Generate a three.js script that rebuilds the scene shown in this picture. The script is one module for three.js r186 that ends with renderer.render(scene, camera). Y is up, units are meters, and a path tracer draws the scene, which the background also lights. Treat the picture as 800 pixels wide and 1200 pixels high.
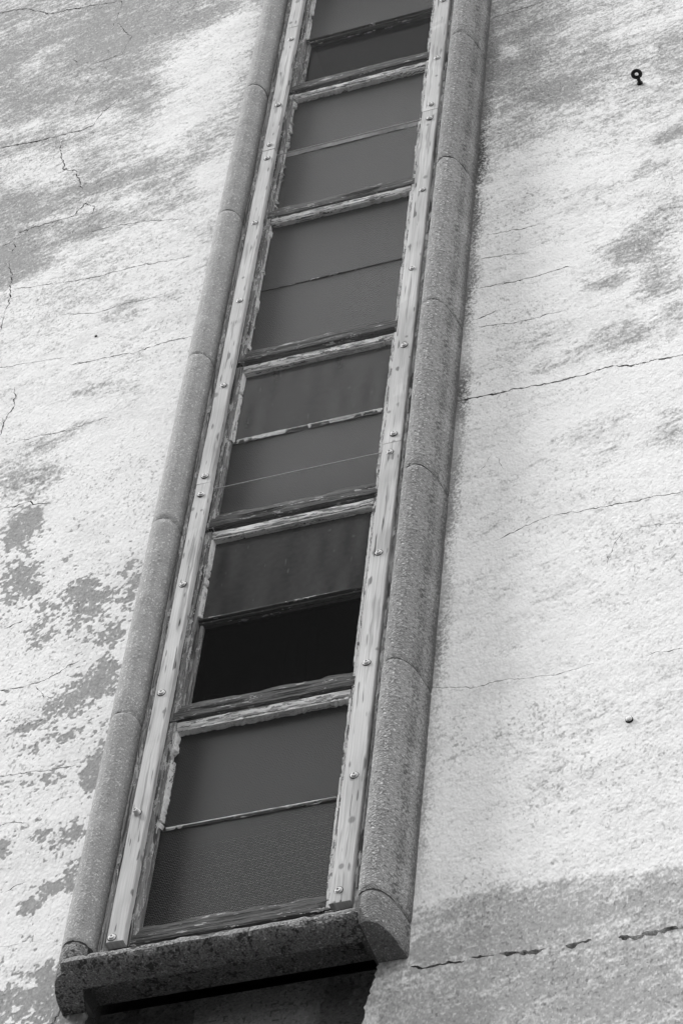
import * as THREE from 'three';
import { mergeGeometries, mergeVertices, toCreasedNormals } from 'three/addons/utils/BufferGeometryUtils.js';

// ---------------------------------------------------------------- camera, sky, sun, exposure
const scene = new THREE.Scene();
const camera = new THREE.PerspectiveCamera(20.1227, 2 / 3, 0.1, 400);
camera.position.set(1.8896, 1.6, 3.4695);
camera.rotation.set(0.89239, 0.42773, 0.13171, 'YXZ');
scene.add(camera);

const renderer = new THREE.WebGLRenderer();
renderer.toneMapping = THREE.LinearToneMapping;
renderer.toneMappingExposure = 3.05;
renderer.shadowMap.enabled = true;

{ // overcast sky: brighter towards the zenith, faint cloud mottling
  const W = 256, H = 128, d = new Float32Array(W * H * 4);
  for (let j = 0; j < H; j++) for (let i = 0; i < W; i++) {
    const el = ((j + 0.5) / H - 0.5) * Math.PI, az = (i / W) * Math.PI * 2;
    const s = Math.sin(el);
    const cloud = 1 + 0.05 * Math.sin(3 * az + 4 * s) * Math.sin(2 * az - 7 * s + 1);
    const l = s > 0 ? ((1 + 2 * s) / 3) * cloud : 0.12;
    d.set([l, l, l, 1], (j * W + i) * 4);
  }
  const sky = new THREE.DataTexture(d, W, H, THREE.RGBAFormat, THREE.FloatType);
  sky.mapping = THREE.EquirectangularReflectionMapping;
  sky.magFilter = THREE.LinearFilter; sky.needsUpdate = true;
  scene.background = sky; scene.environment = sky;
}
const sun = new THREE.DirectionalLight(0xffffff, 1.0); // the bright part of the cloud cover, high to the left
sun.position.set(-19, 26.5, 8.5);
sun.target.position.set(0.2, 6.8, 0);
sun.castShadow = true; sun.shadow.radius = 26;
sun.shadow.camera.left = -4; sun.shadow.camera.right = 4; sun.shadow.camera.top = 4; sun.shadow.camera.bottom = -4; sun.shadow.camera.far = 40;
scene.add(sun, sun.target);

// ---------------------------------------------------------------- noise and helpers
const h2 = (i, j, s) => { let n = (i * 374761393 + j * 668265263 + s * 1274126177) | 0; n = Math.imul(n ^ (n >>> 13), 1274126177); return ((n ^ (n >>> 16)) >>> 0) / 4294967296; };
let P = 1 << 20; // lattice period, for tiles
function vn(x, y, s, px = P, py = P) {
  const xi = Math.floor(x), yi = Math.floor(y), fx = x - xi, fy = y - yi;
  const u = fx * fx * (3 - 2 * fx), v = fy * fy * (3 - 2 * fy);
  const x0 = ((xi % px) + px) % px, x1 = (x0 + 1) % px, y0 = ((yi % py) + py) % py, y1 = (y0 + 1) % py;
  const a = h2(x0, y0, s), b = h2(x1, y0, s), c = h2(x0, y1, s), d = h2(x1, y1, s);
  return (a + (b - a) * u + (c - a) * v + (a - b - c + d) * u * v) * 2 - 1;
}
const sst = (a, b, x) => { const t = Math.min(1, Math.max(0, (x - a) / (b - a))); return t * t * (3 - 2 * t); };
const mix = (a, b, t) => a + (b - a) * t;
let seed = 7;
const rnd = () => { seed = (seed * 1664525 + 1013904223) >>> 0; return seed / 4294967296; };

function grayTexture(w, h, fn, { srgb = true, rx = 1, ry = 1, wrap = THREE.RepeatWrapping } = {}) { // fn returns linear albedo (srgb) or height 0..1
  const d = new Uint8Array(w * h * 4);
  for (let j = 0; j < h; j++) for (let i = 0; i < w; i++) {
    let v = Math.min(1, Math.max(0, fn(i, j)));
    if (srgb) v = v <= 0.0031308 ? v * 12.92 : 1.055 * Math.pow(v, 1 / 2.4) - 0.055;
    const k = (j * w + i) * 4, b = Math.round(v * 255);
    d[k] = d[k + 1] = d[k + 2] = b; d[k + 3] = 255;
  }
  const t = new THREE.DataTexture(d, w, h);
  t.wrapS = t.wrapT = wrap; t.magFilter = THREE.LinearFilter; t.minFilter = THREE.LinearMipmapLinearFilter; t.generateMipmaps = true;
  if (srgb) t.colorSpace = THREE.SRGBColorSpace;
  t.repeat.set(rx, ry); t.needsUpdate = true;
  return t;
}
const used = {};
function numbered(name) { const n = (used[name] = (used[name] ?? -1) + 1); return n ? name + '_' + String(n).padStart(3, '0') : name; }
function mesh(name, geo, mat, parent) {
  const m = new THREE.Mesh(geo, mat); m.castShadow = m.receiveShadow = true;
  m.name = parent === scene ? numbered(name) : name + (parent.children.filter(c => c.name.replace(/_\d{3}$/, '') === name).length ? '_' + String(parent.children.filter(c => c.name.replace(/_\d{3}$/, '') === name).length).padStart(3, '0') : '');
  parent.add(m); return m;
}
function thing(name, label, category, group, [x, y, z] = [0, 0, 0]) {
  const g = new THREE.Group(); g.name = numbered(name); g.position.set(x, y, z);
  g.userData = { label, category }; if (group) g.userData.group = group;
  scene.add(g); return g;
}
// A body swept through stations: section(t, i) gives a closed ring of [a, b]; place(a, b, t) puts it in space. uv in metres: round the ring, along the length.
function loft(ts, section, place, crease = 0.7, du = 0, dv = 0) {
  const pos = [], uv = [], idx = []; let n = 0;
  ts.forEach((t, i) => {
    const ring = section(t, i); n = ring.length; let u = 0;
    for (let k = 0; k <= n; k++) {
      const p = ring[k % n]; if (k) { const q = ring[k - 1]; u += Math.hypot(p[0] - q[0], p[1] - q[1]); }
      pos.push(...place(p[0], p[1], t)); uv.push(u + du, t + dv);
    }
  });
  const m = n + 1;
  for (let i = 0; i + 1 < ts.length; i++) for (let k = 0; k < n; k++) { const a = i * m + k; idx.push(a, a + 1, a + m, a + 1, a + m + 1, a + m); }
  for (const e of [0, ts.length - 1]) { // end caps
    const ring = section(ts[e], e), base = pos.length / 3;
    ring.forEach(p => { pos.push(...place(p[0], p[1], ts[e])); uv.push(p[0] + du, p[1] + dv); });
    for (const f of THREE.ShapeUtils.triangulateShape(ring.map(p => new THREE.Vector2(...p)), [])) idx.push(...(e ? f : [f[0], f[2], f[1]]).map(q => q + base));
  }
  let vol = 0; const P3 = k => new THREE.Vector3(pos[k * 3], pos[k * 3 + 1], pos[k * 3 + 2]);
  for (let k = 0; k < n * 2 * (ts.length - 1) * 3; k += 3) vol += P3(idx[k]).dot(P3(idx[k + 1]).cross(P3(idx[k + 2])));
  const area = ring => ring.reduce((s, p, k) => { const q = ring[(k + 1) % ring.length]; return s + p[0] * q[1] - q[0] * p[1]; }, 0);
  const capsOk = area(section(ts[0], 0)) > 0;
  // the sides and the caps are each turned to face outwards
  const sides = n * 6 * (ts.length - 1);
  const flip = (from, to) => { for (let k = from; k < to; k += 3) { const q = idx[k]; idx[k] = idx[k + 1]; idx[k + 1] = q; } };
  { const c = new THREE.Vector3(); for (let k = 0; k < m - 1; k++) c.add(P3(k)); c.divideScalar(n);
    let s = 0; for (let k = 0; k < n * 6; k += 3) { const A = P3(idx[k]), B = P3(idx[k + 1]), C = P3(idx[k + 2]); const N = B.clone().sub(A).cross(C.clone().sub(A)); s += N.dot(A.clone().add(B).add(C).divideScalar(3).sub(c)); }
    if (s < 0) flip(0, sides);
    const d = P3((ts.length - 1) * m).sub(P3(0)); const A = P3(idx[sides]), N = P3(idx[sides + 1]).sub(A).cross(P3(idx[sides + 2]).sub(A));
    if (N.dot(d) > 0) flip(sides, idx.length); }
  const g = new THREE.BufferGeometry();
  g.setAttribute('position', new THREE.Float32BufferAttribute(pos, 3)); g.setAttribute('uv', new THREE.Float32BufferAttribute(uv, 2)); g.setIndex(idx);
  return toCreasedNormals(g.toNonIndexed(), crease);
}
const span = (a, b, step) => { const n = Math.max(1, Math.round(Math.abs(b - a) / step)); return Array.from({ length: n + 1 }, (_, i) => a + (b - a) * i / n); };
// a rectangular ring with small chamfers
const rect = (a0, a1, b0, b1, c) => [[a0 + c, b0], [a1 - c, b0], [a1, b0 + c], [a1, b1 - c], [a1 - c, b1], [a0 + c, b1], [a0, b1 - c], [a0, b0 + c]];
const upright = (a, b, t) => [a, t, b];   // section in x,z swept along y
const across = (a, b, t) => [t, a, b];    // section in y,z swept along x
// a sawn piece of timber whose arrises waver; wob in metres
function timber(axis, a0, a1, b0, b1, t0, t1, { c = 0.0015, wob = 0.0006, fine = 0.0004, step = 0.012, crease = 0.6 } = {}) {
  const s = Math.floor(rnd() * 9999);
  return loft(span(t0, t1, step), (t, i) => rect(a0, a1, b0, b1, c).map((p, k) => [p[0] + wob * vn(t * 9, k * 3, s) + fine * vn(t * 90, k * 7, s + 1), p[1] + wob * vn(t * 9, k * 3, s + 2) + fine * vn(t * 90, k * 7, s + 3)]), axis, crease, rnd() * 0.4, rnd() * 3);
}
function box(x0, x1, y0, y1, z0, z1) {
  const g = new THREE.BoxGeometry(x1 - x0, y1 - y0, z1 - z0); g.translate((x0 + x1) / 2, (y0 + y1) / 2, (z0 + z1) / 2);
  const p = g.attributes.position, n = g.attributes.normal, uv = g.attributes.uv;
  for (let i = 0; i < p.count; i++) { const ax = Math.abs(n.getX(i)) > 0.5, ay = Math.abs(n.getY(i)) > 0.5; uv.setXY(i, ax ? p.getZ(i) : p.getX(i), ay ? p.getZ(i) : p.getY(i)); }
  return g;
}

// ---------------------------------------------------------------- materials
// Flaking limewash on grey render: where the lime is still on the wall, in metres on the wall face.
const X0 = -1.15, X1 = 1.15, Y0 = 4.65, Y1 = 9.35, blobs = [];
const blob = (...a) => blobs.push(a);
  blob(-0.67, 8.85, 0.436, 0.225, 0.16);
  blob(-0.76, 8.63, 0.228, 0.215, 0.28);
  blob(-0.79, 8.80, 0.090, 0.069, 0.5);
  blob(-0.84, 8.73, 0.056, 0.039, 0.62);
  blob(-0.45, 8.43, 0.098, 0.139, 0.14);
  blob(-0.60, 8.80, 0.153, 0.148, 0.12);
  blob(-0.20, 8.79, 0.099, 0.060, 0.02);
  blob(-0.29, 8.53, 0.122, 0.165, 0.93);
  blob(-0.21, 8.53, 0.073, 0.284, 0.95);
  blob(-0.30, 8.21, 0.118, 0.155, 0.9);
  blob(-0.40, 8.32, 0.060, 0.063, 0.55);
  blob(-0.58, 8.34, 0.110, 0.045, 0.8);
  blob(-0.51, 8.22, 0.108, 0.071, 0.75);
  blob(-0.82, 8.40, 0.062, 0.055, 0.7);
  blob(-0.72, 8.14, 0.097, 0.061, 0.8);
  blob(-0.69, 8.21, 0.121, 0.044, 0.75);
  blob(-0.65, 8.00, 0.214, 0.038, 0.12);
  blob(-0.43, 7.99, 0.140, 0.042, 0.2);
  blob(-0.37, 7.98, 0.093, 0.034, 0.2);
  blob(-0.17, 7.95, 0.041, 0.029, 0.2);
  blob(-0.21, 8.12, 0.056, 0.035, 0.5);
  blob(-0.70, 7.87, 0.141, 0.107, 0.14);
  blob(-0.50, 7.86, 0.186, 0.021, 0.85);
  blob(-0.29, 7.87, 0.092, 0.050, 0.3);
  blob(-0.28, 7.76, 0.068, 0.024, 0.45);
  blob(-0.54, 7.77, 0.116, 0.065, 0.3);
  blob(-0.37, 7.78, 0.069, 0.032, 0.4);
  blob(-0.17, 7.83, 0.045, 0.164, 0.97);
  blob(-0.68, 7.66, 0.079, 0.099, 0.06);
  blob(-0.60, 7.44, 0.067, 0.113, 0.85);
  blob(-0.45, 7.49, 0.112, 0.046, 0.62);
  blob(-0.46, 7.42, 0.111, 0.037, 0.55);
  blob(-0.32, 7.31, 0.065, 0.051, 0.45);
  blob(-0.30, 7.44, 0.066, 0.038, 0.85);
  blob(-0.15, 7.42, 0.015, 0.053, 0.15);
  blob(-0.21, 7.38, 0.017, 0.022, 0.3);
  blob(-0.17, 7.06, 0.063, 0.347, 0.98);
  blob(-0.38, 7.21, 0.130, 0.054, 0.9);
  blob(-0.34, 7.00, 0.095, 0.034, 0.5);
  blob(-0.40, 6.94, 0.126, 0.034, 0.9);
  blob(-0.43, 6.85, 0.146, 0.026, 0.5);
  blob(-0.23, 6.69, 0.101, 0.159, 0.9);
  blob(-0.52, 6.72, 0.114, 0.080, 0.42);
  blob(-0.45, 6.60, 0.061, 0.019, 0.9);
  blob(-0.46, 6.53, 0.057, 0.086, 0.03);
  blob(-0.38, 6.45, 0.060, 0.042, 0.9);
  blob(-0.45, 6.34, 0.050, 0.111, 0.28);
  blob(-0.40, 6.29, 0.039, 0.023, 0.1);
  blob(-0.34, 6.20, 0.048, 0.023, 0.25);
  blob(-0.35, 6.14, 0.035, 0.028, 0.3);
  blob(-0.25, 6.20, 0.069, 0.085, 0.45);
  blob(-0.26, 6.25, 0.046, 0.040, 0.2);
  blob(-0.16, 6.24, 0.027, 0.068, 0.35);
  blob(-0.19, 6.08, 0.068, 0.055, 0.32);
  blob(-0.15, 6.06, 0.022, 0.054, 0.25);
  blob(-0.37, 6.06, 0.076, 0.049, 0.9);
  blob(-0.23, 5.89, 0.083, 0.057, 0.32);
  blob(-0.16, 5.93, 0.026, 0.063, 0.08);
  blob(-0.30, 5.99, 0.056, 0.027, 0.85);
  blob(-0.34, 5.86, 0.052, 0.021, 0.35);
  blob(-0.26, 5.78, 0.082, 0.063, 0.5);
  blob(-0.25, 5.72, 0.109, 0.025, 0.85);
  blob(-0.15, 5.66, 0.021, 0.068, 0.05);
  blob(-0.25, 5.66, 0.072, 0.034, 0.5);
  blob(-0.23, 5.58, 0.107, 0.029, 0.85);
  blob(-0.17, 5.49, 0.045, 0.037, 0.3);
  blob(-0.20, 5.50, 0.070, 0.028, 0.5);
  blob(-0.30, 5.47, 0.021, 0.032, 0.05);
  blob(-0.23, 5.44, 0.052, 0.051, 0.95);
  blob(-0.19, 5.35, 0.055, 0.029, 0.06);
  blob(-0.24, 5.32, 0.028, 0.036, 0.15);
  blob(-0.15, 5.39, 0.034, 0.018, 0.3);
  blob(-0.15, 5.24, 0.051, 0.043, 0.95);
  blob(-0.23, 5.23, 0.068, 0.048, 0.85);
  blob(-0.21, 5.08, 0.116, 0.070, 0.2);
  blob(-0.13, 5.02, 0.066, 0.041, 0.3);
  blob(0.65, 8.29, 0.201, 0.228, 0.28);
  blob(0.62, 7.98, 0.152, 0.137, 0.1);
  blob(0.57, 8.15, 0.044, 0.266, 0.2);
  blob(0.84, 7.98, 0.128, 0.172, 0.3);
  blob(1.04, 7.90, 0.046, 0.102, 0.35);
  blob(0.73, 7.85, 0.128, 0.058, 0.12);
  blob(0.59, 8.12, 0.031, 0.035, 0.75);
  blob(0.97, 8.08, 0.086, 0.062, 0.75);
  blob(0.89, 7.83, 0.063, 0.058, 0.5);
  blob(1.04, 8.14, 0.043, 0.054, 0.7);
  blob(0.63, 7.74, 0.097, 0.106, 0.52);
  blob(1.04, 7.54, 0.028, 0.039, 0.15);
  blob(0.85, 7.50, 0.093, 0.023, 0.55);
  blob(0.99, 7.39, 0.059, 0.019, 0.35);
  blob(0.74, 7.61, 0.124, 0.040, 0.85);
  blob(0.74, 7.46, 0.163, 0.076, 0.97);
  blob(0.85, 7.33, 0.032, 0.045, 0.6);
  blob(0.93, 7.10, 0.085, 0.078, 0.25);
  blob(1.01, 7.20, 0.050, 0.079, 0.5);
  blob(0.87, 6.98, 0.065, 0.048, 0.4);
  blob(1.01, 6.95, 0.049, 0.088, 0.4);
  blob(0.90, 6.72, 0.085, 0.058, 0.32);
  blob(1.03, 6.78, 0.037, 0.065, 0.5);
  blob(0.72, 6.82, 0.076, 0.033, 0.62);
  blob(0.76, 6.69, 0.075, 0.025, 0.55);
  blob(0.66, 7.02, 0.078, 0.069, 0.9);
  blob(0.90, 6.51, 0.144, 0.055, 0.95);
  blob(0.85, 6.42, 0.072, 0.048, 0.6);
  blob(1.01, 6.37, 0.046, 0.059, 0.5);
  blob(0.78, 6.29, 0.106, 0.115, 0.92);
  blob(0.77, 5.74, 0.099, 0.148, 0.95);
  blob(0.72, 5.38, 0.095, 0.056, 0.8);
  blob(0.78, 5.43, 0.063, 0.036, 0.72);
  blob(0.99, 5.63, 0.048, 0.034, 0.75);
  blob(0.97, 5.27, 0.046, 0.034, 0.8);
  blob(0.88, 5.23, 0.091, 0.026, 0.97);
  blob(0.67, 5.11, 0.107, 0.033, 0.25);
  blob(0.63, 4.91, 0.051, 0.046, 0.6);
  blob(0.99, 5.04, 0.059, 0.052, 0.45);
  blob(0.76, 5.03, 0.135, 0.060, 0.18);
  blob(0.83, 4.88, 0.218, 0.076, 0.2);
  blob(0.97, 4.83, 0.085, 0.056, 0.12);
  blob(0.58, 5.03, 0.027, 0.040, 0.35);
  blob(0.57, 4.90, 0.060, 0.058, 0.3);
const limeEdge = x => 5.13 + 0.022 * Math.sin((x - 0.45) * 5.4) - 0.01 + 0.004 * vn(x * 30, 0, 5); // the lower edge of the limewash to the right
const GW = 230, GH = 470, cover = new Float32Array(GW * GH);
for (let j = 0; j < GH; j++) for (let i = 0; i < GW; i++) {
  const x = X0 + (X1 - X0) * i / (GW - 1), y = Y0 + (Y1 - Y0) * j / (GH - 1);
  const wx = x + 0.03 * vn(x * 9, y * 9, 11) + 0.012 * vn(x * 30, y * 30, 12), wy = y + 0.04 * vn(x * 9, y * 9, 13) + 0.016 * vn(x * 30, y * 30, 14);
  let c = x < 0.2 ? mix(0.82, 0.42, sst(7.3, 8.2, y)) : mix(0.93, 0.58, sst(7.0, 7.9, y));
  for (const [bx, by, rx, ry, v] of blobs) {
    const d = Math.hypot((wx - bx) / rx, (wy - by) / ry);
    if (d < 1.6) c = mix(c, v, 1 - sst(0.2, 1.6, d));
  }
  cover[j * GW + i] = c;
}
function covered(x, y) {
  const fx = Math.min(GW - 1.001, Math.max(0, (x - X0) / (X1 - X0) * (GW - 1))), fy = Math.min(GH - 1.001, Math.max(0, (y - Y0) / (Y1 - Y0) * (GH - 1)));
  const i = Math.floor(fx), j = Math.floor(fy), u = fx - i, v = fy - j, k = j * GW + i;
  return mix(mix(cover[k], cover[k + 1], u), mix(cover[k + GW], cover[k + GW + 1], u), v);
}
const limeOn = new Float32Array(2048 * 2048);
const wallMap = grayTexture(2048, 2048, (i, j) => {
  const x = X0 + (X1 - X0) * (i + 0.5) / 2048, y = Y0 + (Y1 - Y0) * (j + 0.5) / 2048;
  let c = covered(x, y);
  // brushed streaks run up to the right
  const a = 0.2, ca = Math.cos(a), sa = Math.sin(a), p = x * ca + y * sa * 0.75, q = -x * sa + y * ca * 0.75;
  const grain = vn(x * 430, y * 310, 41), grain2 = vn(x * 210, y * 160, 42);
  const streak = 0.3 * vn(p * 9, q * 34, 21) + 0.3 * vn(p * 34, q * 120, 22) + 0.36 * vn(p * 95, q * 230, 23) + 0.3 * vn(x * 260, y * 190, 24) + 0.22 * grain;
  const flake = 0.22 * vn(p * 26, q * 38, 31) + 0.42 * vn(p * 80, q * 118, 32) + 0.46 * vn(p * 160, q * 200, 33) + 0.22 * vn(x * 300, y * 260, 34);
  const crisp = sst(7.1, 6.3, y) * (x < 0.2 ? 1 : 0);
  if (x > 0.2 && y < 5.3) c = mix(0.1 + 0.45 * Math.max(0, c - 0.25), c, sst(-0.014, 0.012, y - limeEdge(x) + 0.005 * grain2));
  const n = mix(streak, flake, crisp), s = mix(0.62, 0.12, crisp);
  const k = (c - 0.5) * mix(1.5, 1.55, crisp) + n * mix(0.85, 0.9, crisp);
  const lime = sst(-s, s, k);
  limeOn[j * 2048 + i] = lime;
  const cloudy = vn(x * 5, y * 4, 51) * 0.5 + vn(x * 14, y * 11, 52) * 0.3;
  const band = x > 0.2 && y < 5.3 ? 1 - sst(-0.02, 0.02, y - limeEdge(x)) : 0;
  let render = 0.31 + 0.05 * band + 0.02 * cloudy + 0.05 * grain + 0.035 * grain2;
  let white = 0.8 + 0.035 * cloudy + 0.035 * grain + 0.025 * grain2 - 0.05 * Math.max(0, vn(p * 14, q * 40, 53)) ;
  let v = mix(render, white, lime);
  // pits and specks of bare aggregate
  const many = sst(-0.3, 0.7, vn(x * 6, y * 4.5, 61) + 0.5 * vn(x * 20, y * 16, 62));
  const pit = vn(x * 320, y * 230, 63) * 0.6 + vn(x * 170, y * 120, 64) * 0.5;
  v *= 1 - (0.22 + 0.2 * many) * sst(0.5 - 0.2 * many, 0.8 - 0.12 * many, pit);
  const chip = vn(p * 130, q * 170, 65) + 0.4 * vn(x * 260, y * 200, 66);
  v = mix(v, Math.min(v, 0.4), sst(1.08 - 0.28 * many * many, 1.16 - 0.26 * many * many, chip) * 0.5);
  v -= 0.07 * lime * sst(0.05, 0.55, 0.6 * vn(p * 9, q * 30, 68) + 0.5 * vn(x * 150, y * 110, 69));
  v = mix(v, 0.86, 0.5 * sst(0.6, 0.9, vn(x * 260, y * 190, 67)) * (1 - lime));
  // grime and painted-in shade along the foot of the right jamb, in grains
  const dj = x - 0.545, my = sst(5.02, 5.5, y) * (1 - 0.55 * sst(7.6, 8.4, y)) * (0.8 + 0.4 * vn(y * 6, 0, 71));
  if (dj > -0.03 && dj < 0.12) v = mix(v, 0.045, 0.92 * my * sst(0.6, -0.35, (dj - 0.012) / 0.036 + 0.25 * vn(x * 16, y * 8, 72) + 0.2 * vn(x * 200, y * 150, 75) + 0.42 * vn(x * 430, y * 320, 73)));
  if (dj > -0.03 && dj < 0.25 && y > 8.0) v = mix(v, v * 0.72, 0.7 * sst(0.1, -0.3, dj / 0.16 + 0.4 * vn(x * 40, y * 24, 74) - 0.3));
  return v;
}, { wrap: THREE.MirroredRepeatWrapping, rx: 1 / (X1 - X0), ry: 1 / (Y1 - Y0) });
wallMap.offset.set(-X0 / (X1 - X0), -Y0 / (Y1 - Y0));
const wallRelief = grayTexture(2048, 2048, (i, j) => { // what is left of the limewash stands a little proud of the gritty render
  const x = X0 + (X1 - X0) * (i + 0.5) / 2048, y = Y0 + (Y1 - Y0) * (j + 0.5) / 2048;
  return 0.12 + 0.42 * limeOn[j * 2048 + i] + 0.14 * vn(x * 330, y * 300, 95) + 0.12 * vn(x * 160, y * 150, 96) + 0.1 * vn(x * 50, y * 60, 97) + 0.1 * vn(x * 12, y * 14, 98);
}, { srgb: false, wrap: THREE.MirroredRepeatWrapping, rx: 1 / (X1 - X0), ry: 1 / (Y1 - Y0) });
wallRelief.offset.copy(wallMap.offset);
const wallBump = grayTexture(1024, 1024, (i, j) => { // 0.5 m of gritty render
  const x = i / 1024, y = j / 1024;
  return 0.5 + 0.17 * vn(x * 250, y * 250, 91, 250, 250) + 0.15 * vn(x * 130, y * 130, 92, 130, 130) + 0.08 * vn(x * 30, y * 30, 93, 30, 30) + 0.1 * vn(x * 9, y * 9, 94, 9, 9);
}, { srgb: false, rx: 2, ry: 2 });
function stoneTex(dark, sd, stainShade = 0) { // 0.3 m of cast stone with exposed aggregate
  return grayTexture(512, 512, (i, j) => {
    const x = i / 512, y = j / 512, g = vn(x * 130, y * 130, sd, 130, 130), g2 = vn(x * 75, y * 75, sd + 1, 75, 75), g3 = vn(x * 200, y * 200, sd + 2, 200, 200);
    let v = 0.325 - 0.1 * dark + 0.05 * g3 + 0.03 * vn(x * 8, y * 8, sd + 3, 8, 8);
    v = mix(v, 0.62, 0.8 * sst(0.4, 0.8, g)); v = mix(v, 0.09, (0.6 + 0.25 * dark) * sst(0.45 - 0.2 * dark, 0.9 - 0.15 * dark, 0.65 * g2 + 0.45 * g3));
    if (stainShade) { const u = x * 0.3, at = Math.exp(-Math.pow((u - 0.13) / 0.024, 2)) * (0.65 + 0.3 * vn(y * 3, 1, sd + 7, 3, 3)) + 1.5 * sst(0.15, 0.195, u); v = mix(v, 0.06, 0.85 * sst(0.3, 1.1, at * 0.9 + 0.5 * g + 0.4 * g2 + 0.25 * vn(x * 10, y * 6, sd + 5, 10, 6))); }  // dark specks, plus the shade of the flank painted in towards the wall
    return v;
  }, { rx: 1 / 0.3, ry: 1 / 0.3 });
}
const stoneBump = grayTexture(512, 512, (i, j) => { const x = i / 512, y = j / 512; return 0.5 + 0.25 * vn(x * 130, y * 130, 101, 130, 130) + 0.2 * vn(x * 75, y * 75, 102, 75, 75) + 0.08 * vn(x * 20, y * 20, 103, 20, 20); }, { srgb: false, rx: 1 / 0.3, ry: 1 / 0.3 });
const sillMap = grayTexture(512, 512, (i, j) => { // 0.3 m, blackened by lichen and soot
  const x = i / 512, y = j / 512, g = vn(x * 130, y * 130, 111, 130, 130), g2 = vn(x * 190, y * 190, 116, 190, 190), b = 0.6 * vn(x * 10, y * 10, 112, 10, 10) + 0.6 * vn(x * 45, y * 45, 113, 45, 45) + 0.6 * vn(x * 110, y * 110, 114, 110, 110);
  return mix(0.16 + 0.08 * g + 0.05 * g2 + 0.25 * sst(0.6, 0.9, vn(x * 110, y * 110, 115, 110, 110)), 0.02, 0.88 * sst(0.1, 0.7, b));
}, { rx: 1 / 0.3, ry: 1 / 0.3 });
// sawn softwood, grain along v: 0.14 m x 1.5 m
const knots = Array.from({ length: 16 }, () => [rnd(), rnd(), 0.003 + 0.005 * rnd()]);
const battenMap = grayTexture(256, 2048, (i, j) => {
  const U = i / 256, V = j / 2048; let x = U * 0.14, y = V * 1.5, kd = 0, bend = 0;
  for (const [ku, kv, r] of knots) {
    let dx = x - ku * 0.14, dy = y - kv * 1.5; dx -= Math.round(dx / 0.14) * 0.14; dy -= Math.round(dy / 1.5) * 1.5;
    const d = Math.hypot(dx, dy * 0.75); kd = Math.max(kd, 1 - sst(r * 0.55, r * 1.25, d)); bend += Math.sign(dx || 1) * r * 0.9 * Math.exp(-Math.pow(dy / (r * 4), 2)) * Math.exp(-Math.abs(dx) / (r * 1.6));
  }
  const gx = x + bend + 0.006 * vn(U * 3, V * 5, 121, 3, 5) + 0.002 * vn(U * 5, V * 16, 122, 5, 16);
  const ring = Math.sin(gx * 1100 + 6 * vn(U * 4, V * 3, 123, 4, 3)) * (0.5 + 0.5 * vn(U * 5, V * 4, 129, 5, 4));
  let v = 0.46 + 0.035 * ring + 0.05 * vn(U * 64, V * 24, 124, 64, 24) + 0.06 * vn(U * 6, V * 10, 125, 6, 10);
  v -= 0.16 * sst(0.35, 0.8, vn(U * 20, V * 9, 126, 20, 9) + 0.4 * vn(U * 50, V * 40, 127, 50, 40)) ;      // grey weather streaks
  v -= 0.3 * sst(0.72, 0.9, vn(U * 26, V * 34, 128, 26, 34));                                            // checks and nail stains
  return mix(v, 0.16, 0.8 * kd);
}, { rx: 1 / 0.14, ry: 1 / 1.5 });
const battenBump = grayTexture(256, 1024, (i, j) => { const U = i / 256, V = j / 1024; return 0.5 + 0.2 * vn(U * 70, V * 20, 124, 70, 20) + 0.2 * vn(U * 26, V * 9, 126, 26, 9); }, { srgb: false, rx: 1 / 0.14, ry: 1 / 1.5 });
// old joinery: bare grey grain with what is left of the paint; 0.12 m x 0.7 m
function oldWood(base, paint, amount, sd) {
  return grayTexture(256, 1024, (i, j) => {
    const U = i / 256, V = j / 1024, g = vn(U * 60, V * 14, sd, 60, 14), g2 = vn(U * 110, V * 40, sd + 1, 110, 40), b = vn(U * 14, V * 6, sd + 2, 14, 6);
    let v = base * (1 + 0.3 * g + 0.25 * g2 + 0.25 * b); v = mix(v, base * 0.15, 0.9 * sst(0.42, 0.56, vn(U * 50, V * 7, sd + 3, 50, 7))); v = mix(v, base * 0.3, 0.7 * sst(0.5, 0.66, vn(U * 90, V * 60, sd + 7, 90, 60)));
    const f = 0.5 * vn(U * 16, V * 22, sd + 4, 16, 22) + 0.45 * vn(U * 44, V * 60, sd + 5, 44, 60) + 0.3 * vn(U * 90, V * 190, sd + 6, 90, 190) + 0.25 * g;
    const on = sst(0, 0.12, f - amount);
    return mix(v, paint * (1 + 0.1 * g2), on);
  }, { rx: 1 / 0.12, ry: 1 / 0.7 });
}
const oldBump = grayTexture(256, 1024, (i, j) => { const U = i / 256, V = j / 1024; return 0.5 + 0.22 * vn(U * 60, V * 14, 141, 60, 14) + 0.15 * vn(U * 110, V * 40, 142, 110, 40) + 0.25 * vn(U * 30, V * 40, 143, 30, 40); }, { srgb: false, rx: 1 / 0.12, ry: 1 / 0.7 });
const paneBump = grayTexture(512, 512, (i, j) => { // 0.06 m of pebbled glass: staggered little domes, none quite alike
  const n = 14, x = i / 512 * n, y = j / 512 * n, r = Math.floor(y); let m = 0;
  for (let b = -1; b <= 1; b++) for (let a = -1; a <= 1; a++) { const yy = r + b, sh = (((yy % 2) + 2) % 2) * 0.5, xi = Math.floor(x - sh) + a, X = ((xi % n) + n) % n, Y = ((yy % n) + n) % n;
    const d = Math.hypot(x - (xi + sh + 0.5 + 0.3 * (h2(X, Y, 1) - 0.5)), y - (yy + 0.5 + 0.3 * (h2(X, Y, 2) - 0.5))); m = Math.max(m, (1 - d * d * 3) * (0.7 + 0.3 * h2(X, Y, 3))); }
  return Math.max(0, m);
}, { srgb: false, rx: 1 / 0.06, ry: 1 / 0.06 });
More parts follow.
